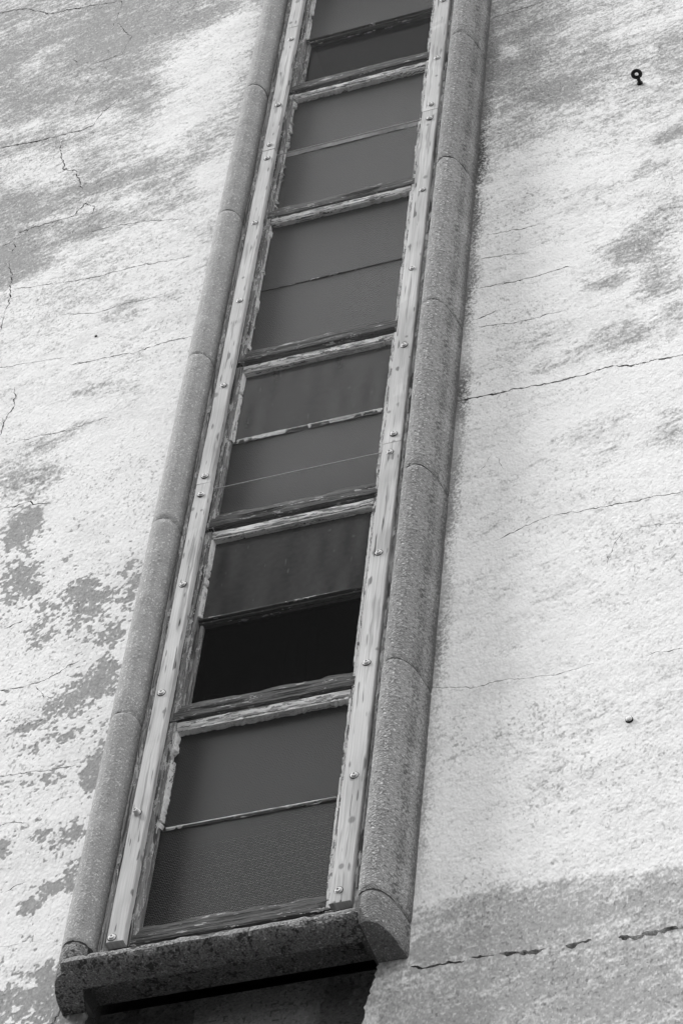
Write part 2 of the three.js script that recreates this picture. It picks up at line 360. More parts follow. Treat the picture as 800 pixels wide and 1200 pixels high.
const dust = grayTexture(512, 512, (i, j) => { const x = i / 512, y = j / 512; return 0.2 + 0.07 * vn(x * 20, y * 3, 151, 20, 3) + 0.02 * vn(x * 60, y * 60, 152, 60, 60) + 0.2 * sst(0.86, 0.96, vn(x * 110, y * 14, 153, 110, 14)); }, { rx: 2, ry: 2 });

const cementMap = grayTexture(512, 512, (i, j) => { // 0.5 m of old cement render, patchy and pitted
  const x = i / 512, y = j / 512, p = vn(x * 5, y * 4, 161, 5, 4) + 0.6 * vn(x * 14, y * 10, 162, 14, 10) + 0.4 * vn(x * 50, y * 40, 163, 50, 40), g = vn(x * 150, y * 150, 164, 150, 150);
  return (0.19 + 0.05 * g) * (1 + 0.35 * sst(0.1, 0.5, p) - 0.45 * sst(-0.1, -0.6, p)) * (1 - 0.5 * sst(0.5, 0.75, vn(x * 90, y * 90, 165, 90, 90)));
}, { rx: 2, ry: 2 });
const outerMap = grayTexture(1024, 1024, (i, j) => { // 2.4 m of the same limewash where the picture does not reach
  const x = i / 1024, y = j / 1024, n = 0.6 * vn(x * 5, y * 6, 171, 5, 6) + 0.4 * vn(x * 22, y * 30, 172, 22, 30) + 0.4 * vn(x * 90, y * 140, 173, 90, 140) + 0.25 * vn(x * 300, y * 300, 174, 300, 300);
  return mix(0.31, 0.8, sst(-0.55, 0.2, n + 0.15)) + 0.03 * vn(x * 400, y * 400, 175, 400, 400);
}, { rx: 1 / 2.4, ry: 1 / 2.4 });
const std = (o) => new THREE.MeshStandardMaterial({ roughness: 0.95, ...o });
const M = {
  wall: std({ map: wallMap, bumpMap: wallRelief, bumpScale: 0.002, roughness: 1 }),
  outerWall: std({ map: outerMap, bumpMap: wallBump, bumpScale: 0.0015, roughness: 1 }),
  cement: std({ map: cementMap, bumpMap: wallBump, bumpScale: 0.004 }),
  brick: std({ color: new THREE.Color(0.2, 0.2, 0.2), bumpMap: wallBump, bumpScale: 0.003 }),
  room: std({ color: new THREE.Color(0.25, 0.25, 0.25) }),
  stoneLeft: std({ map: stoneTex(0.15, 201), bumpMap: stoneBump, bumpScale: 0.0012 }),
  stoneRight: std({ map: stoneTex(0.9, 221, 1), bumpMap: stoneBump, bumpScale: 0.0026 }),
  sill: std({ map: sillMap, bumpMap: stoneBump, bumpScale: 0.0022 }),
  mortar: std({ color: new THREE.Color(0.16, 0.16, 0.16), bumpMap: stoneBump, bumpScale: 0.002 }),
  batten: std({ map: battenMap, bumpMap: battenBump, bumpScale: 0.0008, roughness: 0.8 }),
  board: std({ map: oldWood(0.27, 0.5, 0.3, 301), bumpMap: oldBump, bumpScale: 0.0018 }),
  stile: std({ map: oldWood(0.24, 0.5, 0.22, 321), bumpMap: oldBump, bumpScale: 0.0018 }),
  drip: std({ map: oldWood(0.095, 0.4, 0.47, 341), bumpMap: oldBump, bumpScale: 0.0022 }),
  rail: std({ map: oldWood(0.3, 0.68, -0.15, 361), bumpMap: oldBump, bumpScale: 0.0015 }),
  putty: std({ map: oldWood(0.72, 0.8, -0.1, 381), bumpMap: oldBump, bumpScale: 0.001 }),
  bar: std({ map: oldWood(0.08, 0.45, 0.5, 401), bumpMap: oldBump, bumpScale: 0.0012 }),
  pebbled: new THREE.MeshPhysicalMaterial({ color: new THREE.Color(0.1, 0.1, 0.1), roughness: 0.3, transmission: 0.9, thickness: 0, ior: 1.5, bumpMap: paneBump, bumpScale: 0.0012, specularIntensity: 0.36 }),
  clear: new THREE.MeshPhysicalMaterial({ map: dust, roughness: 0.12, transmission: 0.72, thickness: 0, ior: 1.5, specularIntensity: 0.22 }),
  clean: new THREE.MeshPhysicalMaterial({ color: 0x999999, roughness: 0.04, transmission: 1, thickness: 0, ior: 1.5, specularIntensity: 0.12 }),
  sheet: new THREE.MeshPhysicalMaterial({ color: 0xf4f4f4, roughness: 0.06, transmission: 0.996, thickness: 0, ior: 1.45, specularIntensity: 0.04 }),
  sawn: std({ color: new THREE.Color(0.3, 0.3, 0.3) }),
  screw: std({ color: new THREE.Color(0.6, 0.6, 0.6), metalness: 0.1, roughness: 0.5 }),
  iron: std({ color: new THREE.Color(0.012, 0.012, 0.012), metalness: 0.2, roughness: 0.75 }),
  stud: std({ color: new THREE.Color(0.6, 0.6, 0.6), roughness: 0.6 }),
  cloth: std({ color: new THREE.Color(0.2, 0.2, 0.2) }),
  ground: std({ color: new THREE.Color(0.045, 0.045, 0.045), bumpMap: wallBump, bumpScale: 0.004 }),
  facing: std({ color: new THREE.Color(0.06, 0.06, 0.06) }),
  darkPane: std({ color: new THREE.Color(0.03, 0.03, 0.03), roughness: 0.2 }),
};

// ---------------------------------------------------------------- ground and an unseen building added behind the camera to darken the lower panes
{
  const g = new THREE.PlaneGeometry(240, 240); g.rotateX(-Math.PI / 2);
  for (let i = 0, u = g.attributes.uv; i < u.count; i++) u.setXY(i, u.getX(i) * 240, u.getY(i) * 240);
  mesh('ground', g, M.ground, scene).userData.kind = 'structure';
  const o = thing('added_building', 'plain dark building added out of view for the lower panes to mirror', 'building', null, [-14, 0, 15.5]);
  mesh('wall', box(-13, 11, 0, 26.5, 0, 10), M.facing, o);
  mesh('cornice', box(-13.3, 11.3, 26.5, 27, -0.4, 10.3), M.facing, o);
  const wg = box(-0.6, 0.6, -0.95, 0.95, -0.05, 0.0);
  for (let r = 0; r < 7; r++) for (let c = -3; c <= 2; c++) { const w = mesh('window', wg, M.darkPane, o); w.position.set(c * 3.6, 2.6 + r * 3.5, -0.002); }
}

// ---------------------------------------------------------------- the wall: rendered face with real cracks, masonry behind it, the dark stairwell inside
const wall = thing('building_wall', 'tall rendered wall with flaking white limewash and cracks around the window strip', 'wall');
const OX0 = -0.064, OX1 = 0.49, OY0 = 4.3, OY1 = 8.84; // opening
const cracks = [];
function crack(w, ...pts) { // width in millimetres, points in centimetres on the wall face
  const s = Math.floor(rnd() * 9999), line = [];
  for (let k = 0; k + 1 < pts.length; k++) {
    const [ax, ay] = pts[k], [bx, by] = pts[k + 1], L = Math.hypot(bx - ax, by - ay), n = Math.max(2, Math.round(L / 0.5)), nx = -(by - ay) / L, ny = (bx - ax) / L;
    for (let i = k ? 1 : 0; i <= n; i++) { const t = i / n, o = (i && i < n ? 1 : 0.4) * (0.22 * vn((k * 9 + t * L) * 1.7, 0, s) + 0.28 * vn((k * 9 + t * L) * 0.5, 3, s)) ; line.push([(ax + (bx - ax) * t + nx * o) / 100, (ay + (by - ay) * t + ny * o) / 100]); }
  }
  const up = [], dn = [], N = line.length;
  line.forEach(([x, y], i) => {
    const a = line[Math.max(0, i - 1)], b = line[Math.min(N - 1, i + 1)], L = Math.hypot(b[0] - a[0], b[1] - a[1]) || 1, nx = -(b[1] - a[1]) / L, ny = (b[0] - a[0]) / L;
    const h = 0.0005 * Math.max(0.9, 0.2 + 1.6 * w) * (1 + 0.36 * Math.max(0, y - 5.6) * Math.pow(Math.abs(b[0] - a[0]) / L, 2)) * Math.min(1, 0.25 + Math.min(i, N - 1 - i) * 0.25) * (0.75 + 0.5 * vn(i * 0.7, 5, s));
    up.push(new THREE.Vector2(x + nx * h, y + ny * h)); dn.unshift(new THREE.Vector2(x - nx * h * (1 + 0.8 * vn(i * 0.9, 8, s)), y - ny * h * (1 + 0.8 * vn(i * 0.9, 8, s))));
  });
  cracks.push(new THREE.Path([...up, ...dn]));
}
 crack(2, [-101.8, 915.2], [-93.2, 914.0], [-84.0, 905.9], [-77.9, 905.2], [-62.2, 902.2]);
 crack(1.5, [-61.3, 902.8], [-59.9, 899.0], [-60.3, 891.1], [-61.3, 885.6], [-61.9, 881.4]);
 crack(1.5, [-59.6, 888.7], [-55.8, 880.9], [-53.4, 877.2], [-54.9, 868.2], [-58.9, 867.3], [-63.5, 866.6]);
 crack(1, [-65.3, 866.6], [-68.5, 868.5], [-70.9, 873.1]);
 crack(1, [-64.3, 864.8], [-63.0, 863.0], [-64.7, 851.5], [-65.6, 844.5]);
 crack(2.2, [-85.7, 831.2], [-77.3, 830.0], [-66.3, 829.5], [-60.1, 829.8], [-57.7, 830.5], [-56.1, 836.5], [-52.5, 841.3]);
 crack(2, [-66.1, 828.0], [-65.8, 821.3], [-62.9, 810.4], [-58.9, 807.6], [-56.5, 799.1], [-55.5, 797.2]);
 crack(2.2, [-75.4, 777.3], [-72.1, 779.0], [-71.0, 783.0], [-64.7, 783.6], [-56.0, 784.4], [-53.2, 789.4], [-50.3, 786.5], [-50.4, 781.3]);
 crack(2, [-71.4, 777.9], [-70.8, 775.6], [-71.2, 773.0]);
 crack(1.2, [-49.7, 774.2], [-43.6, 774.2], [-34.5, 773.0], [-23.0, 769.4]);
 crack(2, [-71.4, 769.7], [-69.2, 762.4], [-67.7, 750.2], [-67.7, 742.3], [-67.7, 734.6]);
 crack(1.4, [-67.2, 755.0], [-55.1, 752.9], [-46.0, 751.6], [-34.1, 751.8], [-18.5, 750.5]);
 crack(1.1, [-51.5, 737.6], [-41.7, 734.6], [-33.4, 736.1], [-22.6, 734.9]);
 crack(1.8, [-45.0, 714.1], [-35.7, 713.7], [-27.4, 712.9], [-20.2, 714.2], [-13.7, 714.0]);
 crack(1, [-65.4, 720.0], [-51.6, 718.5], [-47.2, 717.9]);
 crack(2, [-58.7, 709.9], [-57.2, 701.8], [-59.0, 696.0], [-59.0, 688.9]);
 crack(1.3, [-56.4, 686.4], [-49.3, 686.9], [-41.9, 686.7], [-31.0, 688.2]);
 crack(1.6, [-54.1, 661.4], [-49.0, 661.1], [-46.0, 661.7], [-44.7, 660.2], [-40.3, 659.1]);
 crack(2.4, [-41.6, 596.2], [-36.1, 596.5], [-30.0, 597.4], [-26.6, 599.8], [-23.6, 601.0]);
 crack(1.1, [-32.7, 596.1], [-30.5, 592.3], [-27.4, 590.8]);
 crack(1.6, [-43.8, 617.1], [-40.6, 618.1], [-38.8, 618.7]);
 crack(1.8, [-36.5, 569.7], [-29.8, 569.4], [-24.9, 568.9], [-19.0, 568.7]);
 crack(1.6, [-33.7, 555.0], [-30.0, 555.5], [-26.5, 554.4]);
 crack(1.5, [-28.6, 535.7], [-26.5, 537.4], [-24.0, 537.8]);
 crack(1.3, [-27.3, 521.8], [-22.6, 521.7]);
 crack(3.5, [-11.3, 503.6], [-11.3, 501.8], [-12.3, 499.2]);
 crack(1.2, [55.0, 833.4], [63.2, 834.5], [70.3, 835.6]);
 crack(0.9, [58.8, 728.2], [66.9, 727.2], [71.2, 728.2]);
 crack(0.8, [56.8, 718.6], [62.4, 717.8], [69.2, 716.4]);
 crack(1.4, [57.4, 706.1], [62.8, 706.0], [71.3, 705.7], [77.3, 706.8], [80.3, 706.3]);
 crack(1.2, [57.1, 694.0], [60.9, 695.0], [62.6, 696.3]);
 crack(1, [58.1, 691.0], [67.1, 689.1], [74.8, 689.6], [78.9, 689.5]);
 crack(2.4, [55.1, 663.8], [62.3, 663.8], [71.7, 663.5], [78.1, 663.1], [84.4, 663.6], [88.7, 664.5], [92.9, 663.0], [99.2, 663.2], [105.5, 662.7]);
 crack(1.3, [65.2, 612.5], [71.2, 615.3], [77.1, 617.3], [83.2, 616.4], [89.2, 616.4], [93.8, 616.0], [99.1, 616.4], [105.0, 616.0]);
 crack(0.8, [95.1, 607.7], [100.3, 606.8], [104.9, 605.9]);
 crack(0.5, [60.7, 636.9], [63.6, 642.1]);
 crack(0.5, [64.2, 641.6], [66.5, 636.1]);
 crack(0.6, [88.4, 596.0], [89.4, 600.9], [91.9, 607.2]);
 crack(4, [55.1, 499.3], [57.1, 498.4], [59.9, 498.6], [64.8, 498.6]);
 crack(5.5, [66.0, 499.1], [70.0, 498.8]);
 crack(7, [71.0, 499.0], [74.6, 498.2], [77.0, 497.9], [79.1, 498.2]);
 crack(7, [82.7, 498.2], [87.2, 498.6]);
 crack(7, [91.9, 497.9], [94.3, 497.4], [98.4, 497.7], [103.7, 497.9]);
 crack(0.7, [53.2, 571.4], [62.2, 569.1], [69.6, 569.5], [78.6, 568.1], [86.6, 569.3]);
 crack(1, [96.6, 568.8], [104.5, 568.6]);
{
  const s = new THREE.Shape([[-1.6, 4.2], [1.6, 4.2], [1.6, 9.8], [-1.6, 9.8]].map(p => new THREE.Vector2(...p)));
  s.holes.push(new THREE.Path([...span(OY0, 5.03, 0.006).map(y => [OX0 + 0.003 + 0.002 * vn(y * 60, 1, 9) + 0.0025 * vn(y * 170, 2, 9), y]), [OX0, 5.04], [OX0, OY1], [OX1, OY1], [OX1, 5.04], // the arrises of the bay are worn
    ...span(5.03, OY0, 0.006).map(y => [OX1 - 0.003 - 0.018 * sst(5.02, 4.86, y) + 0.003 * vn(y * 50, 5, 9) + 0.003 * vn(y * 170, 6, 9), y])].map(p => new THREE.Vector2(...p))), ...cracks);
  const g = new THREE.ExtrudeGeometry(s, { depth: 0.014, bevelEnabled: false }); g.translate(0, 0, -0.014);
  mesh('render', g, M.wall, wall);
  const around = (x0, x1, y0, y1, z0, z1) => mergeGeometries([box(x0, -1.6, y0, y1, z0, z1), box(1.6, x1, y0, y1, z0, z1), box(-1.6, 1.6, y0, 4.2, z0, z1), box(-1.6, 1.6, 9.8, y1, z0, z1)]);
  mesh('outer_render', around(-7, 8, 0, 11.5, -0.014, 0), M.outerWall, wall);
  mesh('masonry', mergeGeometries([box(-7, OX0, 0, 11.5, -0.32, -0.014), box(OX1, 8, 0, 11.5, -0.32, -0.014), box(OX0, OX1, 0, OY0, -0.32, -0.014), box(OX0, OX1, OY1, 11.5, -0.32, -0.014)]), M.brick, wall);
  mesh('apron', box(OX0 + 0.001, OX1 - 0.001, OY0 - 0.02, 5.0595, -0.318, -0.06), M.cement, wall); // panel below the sill, shaped as a set-back bay to lie in shade
  // stairwell: a closed room
  mesh('stairwell', mergeGeometries([box(-1.2, -1.1, 4, 10, -2.6, -0.32), box(1.6, 1.7, 4, 10, -2.6, -0.32), box(-1.2, 1.7, 4, 10, -2.7, -2.6), box(-1.2, 1.7, 3.9, 4, -2.7, -0.32), box(-1.2, 1.7, 10, 10.1, -2.7, -0.32)]), M.room, wall);
}

// ---------------------------------------------------------------- cast stone surround: bull-nosed jamb stones, sill, head
const surround = thing('window_surround', 'rounded cast stone surround of jointed blocks framing the tall window strip', 'window surround');
const nose = new THREE.CatmullRomCurve3([[0, 0.03], [0, 0.072], [0.006, 0.09], [0.016, 0.101], [0.029, 0.105], [0.043, 0.1015], [0.055, 0.089], [0.064, 0.07], [0.07, 0.047], [0.074, 0.022], [0.0755, 0.001]].map(p => new THREE.Vector3(p[0], p[1], 0)), false, 'centripetal').getPoints(34).map(p => [p.x, p.y]);
function jambStone(side, y0, y1, mat, inset = 0) {
  const s = Math.floor(rnd() * 9999), X = side < 0 ? -0.029 : 0.47;
  const ts = [y0, y0 + 0.0015, y0 + 0.004, ...span(y0 + 0.008, y1 - 0.008, 0.011), y1 - 0.004, y1 - 0.0015, y1];
  const ring = [...nose.filter(p => p[0] >= inset || p[1] > 0.085), [0.0755, -0.02], [Math.max(0, inset), -0.02]];
  return loft(ts, t => ring.map(([u, z], k) => {
    const e = Math.min(t - y0, y1 - t), chip = Math.max(0, vn(k * 0.35, t * 40, s + 5)), r = -0.0012 * (1 - sst(0, 0.004, e)) - 0.004 * chip * chip * (1 - sst(0, 0.009, e)) + 0.0007 * vn(k * 0.5, t * 60, s) + 0.0006 * vn(k * 0.16, t * 11, s + 1);
    const dx = u - 0.038, dz = z - 0.03, L = Math.hypot(dx, dz); return [u + dx / L * r, z < 0.002 ? z : z + dz / L * r];
  }), (u, z, t) => [X + side * u, t, z], 0.55, side < 0 ? rnd() : -0.02, rnd());
}
const joints = [5.092, 5.696, 6.301, 6.9025, 7.505, 8.107];
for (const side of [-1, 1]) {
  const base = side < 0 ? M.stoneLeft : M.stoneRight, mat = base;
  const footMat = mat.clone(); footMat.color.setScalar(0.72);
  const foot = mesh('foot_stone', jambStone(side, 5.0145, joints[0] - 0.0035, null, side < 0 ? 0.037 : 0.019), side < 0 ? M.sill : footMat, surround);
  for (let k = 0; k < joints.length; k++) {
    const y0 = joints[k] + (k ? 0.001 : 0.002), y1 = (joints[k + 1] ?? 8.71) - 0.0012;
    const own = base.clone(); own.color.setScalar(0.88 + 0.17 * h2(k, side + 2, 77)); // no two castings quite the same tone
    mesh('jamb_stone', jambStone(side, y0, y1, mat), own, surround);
  }
  const X = side < 0 ? -0.029 : 0.47;
  const core = nose.map(([u, z]) => [0.038 + (u - 0.038) * 0.93, z * 0.955]); core.push([0.07, -0.02], [0.003, -0.02]);
  mesh('joint_mortar', loft([5.0185, 8.71], () => core.map(([u, z]) => [Math.max(u, 0.0215), z]), (u, z, t) => [X + side * u, t, z], 0.6), M.mortar, surround);
}
{ // sill: a bull-nosed front with a hollow behind its lip; the wall below stays in its shade
  const ring = [[5.054, -0.03], [5.05, 0.0565], [5.0145, 0.0585], [5.0142, 0.07], [5.0142, 0.088], [5.0165, 0.1], [5.022, 0.109], [5.031, 0.114], [5.041, 0.112], [5.05, 0.105], [5.056, 0.094], [5.0585, 0.082], [5.06, 0.066], [5.06, -0.03]];
  const piece = (x0, x1) => { const s = Math.floor(rnd() * 9999);
    return loft([x0, x0 + 0.0015, ...span(x0 + 0.004, x1 - 0.004, 0.008), x1 - 0.0015, x1], (t) => ring.map(([y, z], k) => { const e = Math.min(t - x0, x1 - t), r = (-0.0012 * (1 - sst(0, 0.0035, e)) + 0.0014 * vn(t * 70, k * 0.7, s) + 0.0016 * vn(t * 18, k * 0.4, s + 1) - 0.004 * sst(0.55, 0.9, vn(t * 45, k * 0.5, s + 2))) * (k > 2 && k < 12 ? 1 : 0); const dy = y - 5.035, dz = z - 0.08, L = Math.hypot(dy, dz); return [y + dy / L * r, z + dz / L * r]; }), across, 0.6, rnd(), rnd()); };
  mesh('sill_stone', piece(-0.0655, 0.2865), M.sill, surround);
  mesh('sill_stone', piece(0.288, 0.4885), M.sill, surround);
  mesh('sill_return', timber(upright, -0.0845, -0.0665, -0.004, 0.06, 5.0147, 5.06, { fine: 0.0006 }), M.sill, surround);
  mesh('head_stone', loft(span(-0.1045, 0.5455, 0.02), t => nose.map(([u, z]) => [8.7125 + u, z + 0.0006 * vn(t * 40, u * 90, 3)]).concat([[8.7125 + 0.0755, -0.02], [8.7125, -0.02]]), across, 0.55), M.stoneLeft, surround);
}

// ---------------------------------------------------------------- timber window strip
const frame = thing('window_frame', 'weathered grey timber frame boards edging the glass strip behind the pale battens', 'window frame');
mesh('frame_board', timber(upright, -0.0245, 0.0062, -0.02, 0.0625, 5.0615, 8.7, { wob: 0.0012, fine: 0.0006 }), M.board, frame);
mesh('frame_board', timber(upright, 0.4605, 0.4685, -0.02, 0.0735, 5.0615, 8.7, { wob: 0.0012, fine: 0.0006 }), M.board, frame);
mesh('bottom_board', timber(across, 5.0612, 5.0965, -0.02, 0.0615, 0.0075, 0.45, { wob: 0.0016, fine: 0.0012, c: 0.004 }), M.drip, frame);
mesh('head_board', timber(across, 8.688, 8.7, -0.02, 0.06, 0.0075, 0.45), M.board, frame);

// an uneven fillet of old putty along a pane's edge: full in places, gone in others
function fillet(axis, edge, into, z0, z1, t0, t1, width, loss, rag = 0.22, flat = 0.4) {
  const s = Math.floor(rnd() * 9999);
  return loft(span(t0, t1, 0.0022), t => {
    const n = 0.5 * vn(t * 26, 0, s) + 0.35 * vn(t * 75, 1, s) + 0.3 * vn(t * 190, 2, s), k = Math.max(0.06, sst(loss - 0.12, loss + 0.12, n + 0.15) * (0.86 + rag * (0.16 * vn(t * 60, 6, s) + 0.2 * vn(t * 170, 7, s) + 0.22 * vn(t * 330, 3, s))));
    const w = width * k, zf = z0 + (z1 - z0) * (0.75 + 0.25 * k) + 0.0003 * vn(t * 160, 4, s);
    return [[edge - into * 0.002, z0], [edge + into * w, z0], [edge + into * w * 0.93, mix(z0, zf, 0.3)], [edge + into * w * flat, zf], [edge - into * 0.002, zf]];
  }, axis, 0.5, rnd(), rnd());
}
// a worn drip rail: section across y,z, torn along the grain
function dripRail(y0, y1, x0, x1, wear) {
  const s = Math.floor(rnd() * 9999), h = y1 - y0;
  const ring = [[0, 0.02], [0, 0.057], [0.003, 0.0618], [0.012, 0.0622], [0.02, 0.0612], [0.028, 0.0606], [0.036, 0.0585], [h - 0.006, 0.0545], [h, 0.05], [h, 0.02]];
  return loft(span(x0, x1, 0.004), t => ring.map(([a, z], k) => { const f = k > 0 && k < 9 ? 1 : 0; const split = sst(0.45, 0.75, vn(t * 7, k * 2.3, s + 3)); return [y0 + a + f * wear * (0.0007 * vn(t * 22, k * 1.9, s) + 0.0007 * vn(t * 110, k * 2.7, s + 1)) + (k > 6 ? wear * 0.003 * vn(t * 34, 9, s + 5) : 0), z - f * wear * (0.0028 * split + 0.0008 * (0.5 + 0.5 * vn(t * 60, k * 3.1, s + 2)))]; }), across, 0.35, rnd(), rnd());
}
const G0 = 0.041, G1 = 0.045; // the panes' faces
const SL = 0.0465, SR = 0.404; // clear width between the stiles
function sash(label, y0, y1, ym, o) { // glass from y0 to y1, split at ym
  const t = thing('window_sash', label, 'window', 'sashes of the tall stair window', [0, y0, 0]);
  const add = (name, g, m) => { g.translate(0, -y0, 0); return mesh(name, g, m, t); };
  const yb = y0 - 0.056, yt = y1 + 0.022;
  add('stile', timber(upright, 0.0078, SL, -0.005, 0.0598, yb + 0.002, yt, { wob: 0.0008, fine: 0.0006, c: 0.002 }), M.stile);
  add('stile', timber(upright, SR, 0.4498, -0.005, 0.0598, yb + 0.002, yt, { wob: 0.0008, fine: 0.0006, c: 0.002 }), M.rail);
  add('top_rail', timber(across, y1 + 0.001, yt, -0.005, 0.0586, SL + 0.001, SR - 0.001, { wob: 0.0008, fine: 0.0007, c: 0.002 }), M.rail);
  add('bottom_rail', timber(across, yb + 0.003, y0 - 0.001, -0.005, 0.0495, SL + 0.001, SR - 0.001, { c: 0.002 }), M.drip);
  add('drip_rail', dripRail(yb + 0.002, y0 - 0.0015, 0.0365, 0.4165, o.wear ?? 1), M.drip);
  const [l, tp, r] = o.putty;
  if (l < 1) add('putty', fillet(upright, SL, 1, G1 + 0.0003, 0.0575, l < 0 ? ym : y0 + 0.004, y1 - 0.002, o.pw ?? 0.008, l, o.rag), M.putty);
  if (tp < 1) add('putty', fillet(across, y1, -1, G1 + 0.0003, 0.057, SL + 0.004, SR - 0.004, o.pw ?? 0.008, tp, o.rag), M.putty);
  if (r < 1) add('putty', fillet(upright, SR, -1, G1 + 0.0003, 0.0575, y0 + 0.02, y1 - 0.002, 0.007, r, 0.5), M.putty);
  const pane = (a, b, mat, dz = 0) => { const g = box(SL + 0.0008, SR - 0.0008, a, b, G0 + dz, G1 + dz); add('pane', g, mat); };
  const bh = o.bar[0];
  pane(ym + bh * 0.5, y1 - 0.0012, M[o.glass[0]]);
  pane(y0 + 0.0012, ym - bh * 0.5, M[o.glass[1]], o.recess ? -0.015 : 0);
  if (o.recess) { // the lower light is set back: a double-edged bar and a narrow inner frame show
    add('glazing_bar', timber(across, ym - 0.002, ym + 0.003, 0.02, 0.0515, SL + 0.001, SR - 0.001, { c: 0.001, fine: 0.0003, wob: 0.0003 }), M.bar);
    add('glazing_bar', timber(across, ym - 0.0075, ym - 0.0024, 0.02, 0.0455, SL + 0.001, SR - 0.001, { c: 0.001, fine: 0.0003, wob: 0.0003 }), M.bar);
    add('inner_bead', timber(upright, SL + 0.0006, SL + 0.009, 0.0295, 0.042, y0 + 0.002, ym - 0.009, { c: 0.002 }), M.board);
  } else {
    add('glazing_bar', timber(across, ym - bh * 0.5 + 0.0004, ym + bh * 0.5 - 0.0004, 0.038, o.bar[1], SL + 0.001, SR - 0.001, { wob: 0.0009, fine: 0.0009, step: 0.005, c: 0.001 }), o.bar[2] ?? M.bar);
    if (o.bar[3] !== undefined) add('putty', fillet(across, ym + bh * 0.5, -1, o.bar[1] - 0.0006, o.bar[1] + 0.0025, SL + 0.012, SR - 0.01, bh * 0.95, o.bar[3]), M.putty);
  }
  return t;
}
sash('lowest sash, dark pebbled panes with a ragged white putty edge, just above the stone sill', 5.153, 5.664, 5.399, { glass: ['pebbled', 'pebbled'], putty: [-0.3, -0.6, -0.1], pw: 0.008, rag: 0.8, bar: [0.006, 0.0465, undefined, 0.6], wear: 1.3 });
const second = sash('second sash from the bottom, dusty clear pane above a black see-through pane', 5.745, 6.254, 6.0, { glass: ['clear', 'clean'], putty: [-0.45, -0.4, -0.2], pw: 0.007, bar: [0.012, 0.05], recess: true, wear: 1.3 });
sash('third sash from the bottom, smooth dark pane above a pebbled pane, white flaking bar', 6.342, 6.85, 6.598, { glass: ['clear', 'pebbled'], putty: [-0.6, -0.5, -0.4], pw: 0.006, bar: [0.012, 0.047, undefined, 0.0], wear: 1.7 });
sash('fourth sash from the bottom, two grey pebbled panes split by a hair-thin bar', 6.943, 7.467, 7.193, { glass: ['pebbled', 'pebbled'], putty: [0.35, -0.1, -0.1], pw: 0.005, bar: [0.0055, 0.0465], wear: 1 });
sash('fifth sash from the bottom, pale grey pebbled panes split by a wide smooth strip', 7.543, 8.06, 7.803, { glass: ['pebbled', 'pebbled'], putty: [0.4, -0.5, 0.2], pw: 0.008, rag: 1, bar: [0.026, 0.0462, std({ color: new THREE.Color(0.12, 0.12, 0.12), roughness: 0.5 })], wear: 1.4 });
sash('topmost sash, pale pebbled pane above a dark clear pane at the picture top', 8.15, 8.664, 8.378, { glass: ['pebbled', 'clean'], putty: [-0.2, 0.2, 0.2], pw: 0.007, bar: [0.012, 0.05], recess: true, wear: 0.9 });
{ // a latch on the inside of the second sash
  const g = new THREE.TubeGeometry(new THREE.CatmullRomCurve3([[0.062, 0.05, -0.02], [0.062, 0.098, -0.022], [0.07, 0.108, -0.03], [0.082, 0.108, -0.04]].map(p => new THREE.Vector3(...p))), 20, 0.0035, 8);
  mesh('latch', g, M.iron, second);
}
{ // folded cloth hanging inside
  const c = thing('dark_curtain', 'dark folded curtain behind the black lower pane of the second sash', 'curtain', null, [0.17, 5.72, -0.13]);
  const ring = []; for (let i = 0; i <= 40; i++) ring.push([-0.09 + 0.18 * i / 40, 0.012 * Math.sin(i * 0.95) + 0.006 * Math.sin(i * 0.37)]); for (let i = 40; i >= 0; i--) ring.push([ring[i][0], ring[i][1] - 0.003]);
  mesh('cloth', loft(span(0, 0.55, 0.05), t => ring.map(([x, z]) => [x * (1 - 0.75 * t), z]), upright, 0.8), M.cloth, c);
}

// ---------------------------------------------------------------- clear plastic sheets clamped under the battens
for (const [y0, y1, label] of [[5.1, 6.4205, 'clear plastic sheet over the lowest three sashes, its top edge level with the batten joints'], [6.4235, 7.7805, 'clear plastic sheet over the middle sashes, held between the middle pair of battens'], [7.7835, 8.69, 'clear plastic sheet over the topmost sashes, held between the upper battens']]) {
  const s = thing('plastic_sheet', label, 'plastic sheet', null, [0, y0, 0]);
  mesh('sheet', box(-0.012, 0.4595, 0, y1 - y0 - 0.002, 0.0638, 0.0656), M.sheet, s);
  mesh('sawn_edge', box(-0.012, 0.4595, y1 - y0 - 0.002, y1 - y0, 0.0638, 0.0656), M.sawn, s);
}

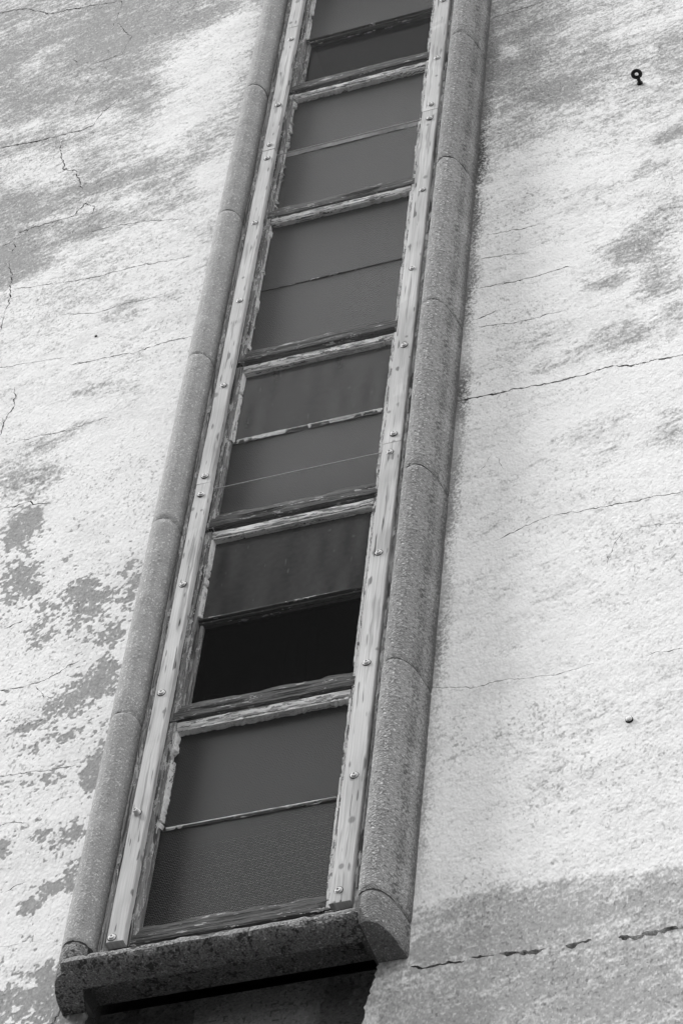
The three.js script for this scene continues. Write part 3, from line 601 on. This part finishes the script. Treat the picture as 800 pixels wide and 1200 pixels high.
// ---------------------------------------------------------------- battens with their screws
const headGeo = (() => {
  const lathe = pts => new THREE.LatheGeometry(pts.map(p => new THREE.Vector2(p[0] / 1000, p[1] / 1000)), 20);
  return lathe([[7.9, 0], [7.4, 1.2], [7.0, 1.5], [5.6, 1.6], [5.5, 3.2], [5.0, 4.2], [3.9, 4.7], [2.6, 4.7], [2.2, 2.4], [0, 2.2]]).rotateX(Math.PI / 2);
})();
const shadeRingGeo = new THREE.CylinderGeometry(0.0088, 0.009, 0.0012, 20).rotateX(Math.PI / 2).translate(0, 0, 0.0003);  // dark disc added under each head in place of its shadow outline
const longGeo = headGeo.clone().scale(1, 1, 2.6);
const BZ0 = 0.066, BZ1 = 0.0835;
function batten(label, x0, x1, y0, y1, screws) {
  const b = thing('wooden_batten', label, 'batten', null, [(x0 + x1) / 2, y0, BZ0]);
  mesh('plank', timber(upright, x0 - (x0 + x1) / 2, x1 - (x0 + x1) / 2, 0, BZ1 - BZ0, 0, y1 - y0, { wob: 0.0007, fine: 0.0003, c: 0.0018, step: 0.02 }), M.batten, b);
  for (const [x, y, long] of screws) {
    const s = mesh('screw', long ? longGeo : headGeo, M.screw, b); mesh('shade_ring', shadeRingGeo, M.iron, s);
    s.position.set(x - (x0 + x1) / 2, y - y0, BZ1 - BZ0 - 0.0002); s.rotation.set((rnd() - 0.5) * 0.3, (rnd() - 0.5) * 0.3, 0);
  }
}
batten('lowest pale batten on the left edge of the window, its cut end above the sill', -0.001, 0.033, 5.0935, 6.4208, [[0.01, 5.104], [0.0125, 5.419, 1], [0.0135, 5.754], [0.014, 6.085], [0.0155, 6.383]]);
batten('middle pale batten on the left edge of the window, between two joints', -0.001, 0.033, 6.4232, 7.7808, [[0.016, 6.447], [0.0178, 6.776], [0.0175, 7.112], [0.017, 7.444], [0.0165, 7.742]]);
batten('short upper pale batten on the left edge, between the two highest joints', -0.001, 0.033, 7.7832, 8.4068, [[0.018, 7.807], [0.018, 8.001], [0.018, 8.34]]);
batten('topmost batten piece on the left edge, at the top border of the picture', -0.001, 0.033, 8.409, 8.69, []);
batten('lowest pale batten on the right edge of the window, ending above the sill', 0.42, 0.46, 5.0935, 6.4208, [[0.436, 5.122], [0.441, 5.412], [0.44, 5.723], [0.439, 6.056], [0.438, 6.388]]);
batten('middle pale batten on the right edge of the window, between two joints', 0.42, 0.46, 6.4232, 7.7808, [[0.442, 6.451], [0.443, 6.774], [0.442, 7.078], [0.444, 7.411], [0.442, 7.741]]);
batten('upper pale batten on the right edge, running out of the picture at the top', 0.42, 0.46, 7.7832, 8.69, [[0.44, 7.808], [0.443, 8.036], [0.442, 8.339]]);

// ---------------------------------------------------------------- fittings in the wall
{
  const e = thing('eye_bolt', 'black iron eye bolt sticking out of the wall at upper right', 'eye bolt', null, [0.951, 7.807, 0]);
  const ring = new THREE.TorusGeometry(0.0094, 0.0047, 14, 32, Math.PI * 1.93); ring.rotateX(Math.PI / 2); ring.rotateY(0.9); ring.translate(-0.001, 0, 0.0285);
  mesh('ring', ring, M.iron, e);
  const sh = new THREE.CylinderGeometry(0.0042, 0.0045, 0.021, 14); sh.rotateX(Math.PI / 2); sh.translate(0, 0, 0.0085);
  mesh('shank', sh, M.iron, e);
  const col = new THREE.LatheGeometry([[0, 0.0055], [0.0045, 0.0055], [0.0072, 0.004], [0.0076, 0]].map(p => new THREE.Vector2(...p)), 18); col.rotateX(Math.PI / 2);
  mesh('collar', col, M.iron, e);
  const p = thing('wall_stud', 'small round pale stud standing out of the white wall at lower right', 'stud', null, [0.936, 5.516, 0]);
  const cap = new THREE.LatheGeometry([[0, 0.0062], [0.003, 0.006], [0.0056, 0.005], [0.0062, 0.003]].map(q => new THREE.Vector2(...q)), 20); cap.rotateX(Math.PI / 2);
  mesh('cap', cap, M.stud, p);
  const rim = new THREE.LatheGeometry([[0.0061, 0.0032], [0.0074, 0.0026], [0.0076, 0]].map(q => new THREE.Vector2(...q)), 20); rim.rotateX(Math.PI / 2);
  mesh('rim', rim, M.iron, p);
  const n = new THREE.LatheGeometry([[0, 0.003], [0.003, 0.0024], [0.0036, 0]].map(q => new THREE.Vector2(...q)), 12); n.rotateX(Math.PI / 2); n.translate(-0.398, 7.24, 0);
  const nm = mesh('nail_head', n, M.iron, scene); nm.userData = { label: 'tiny black nail head alone in the flaking wall left of the window', category: 'nail' };
}

renderer.render(scene, camera);
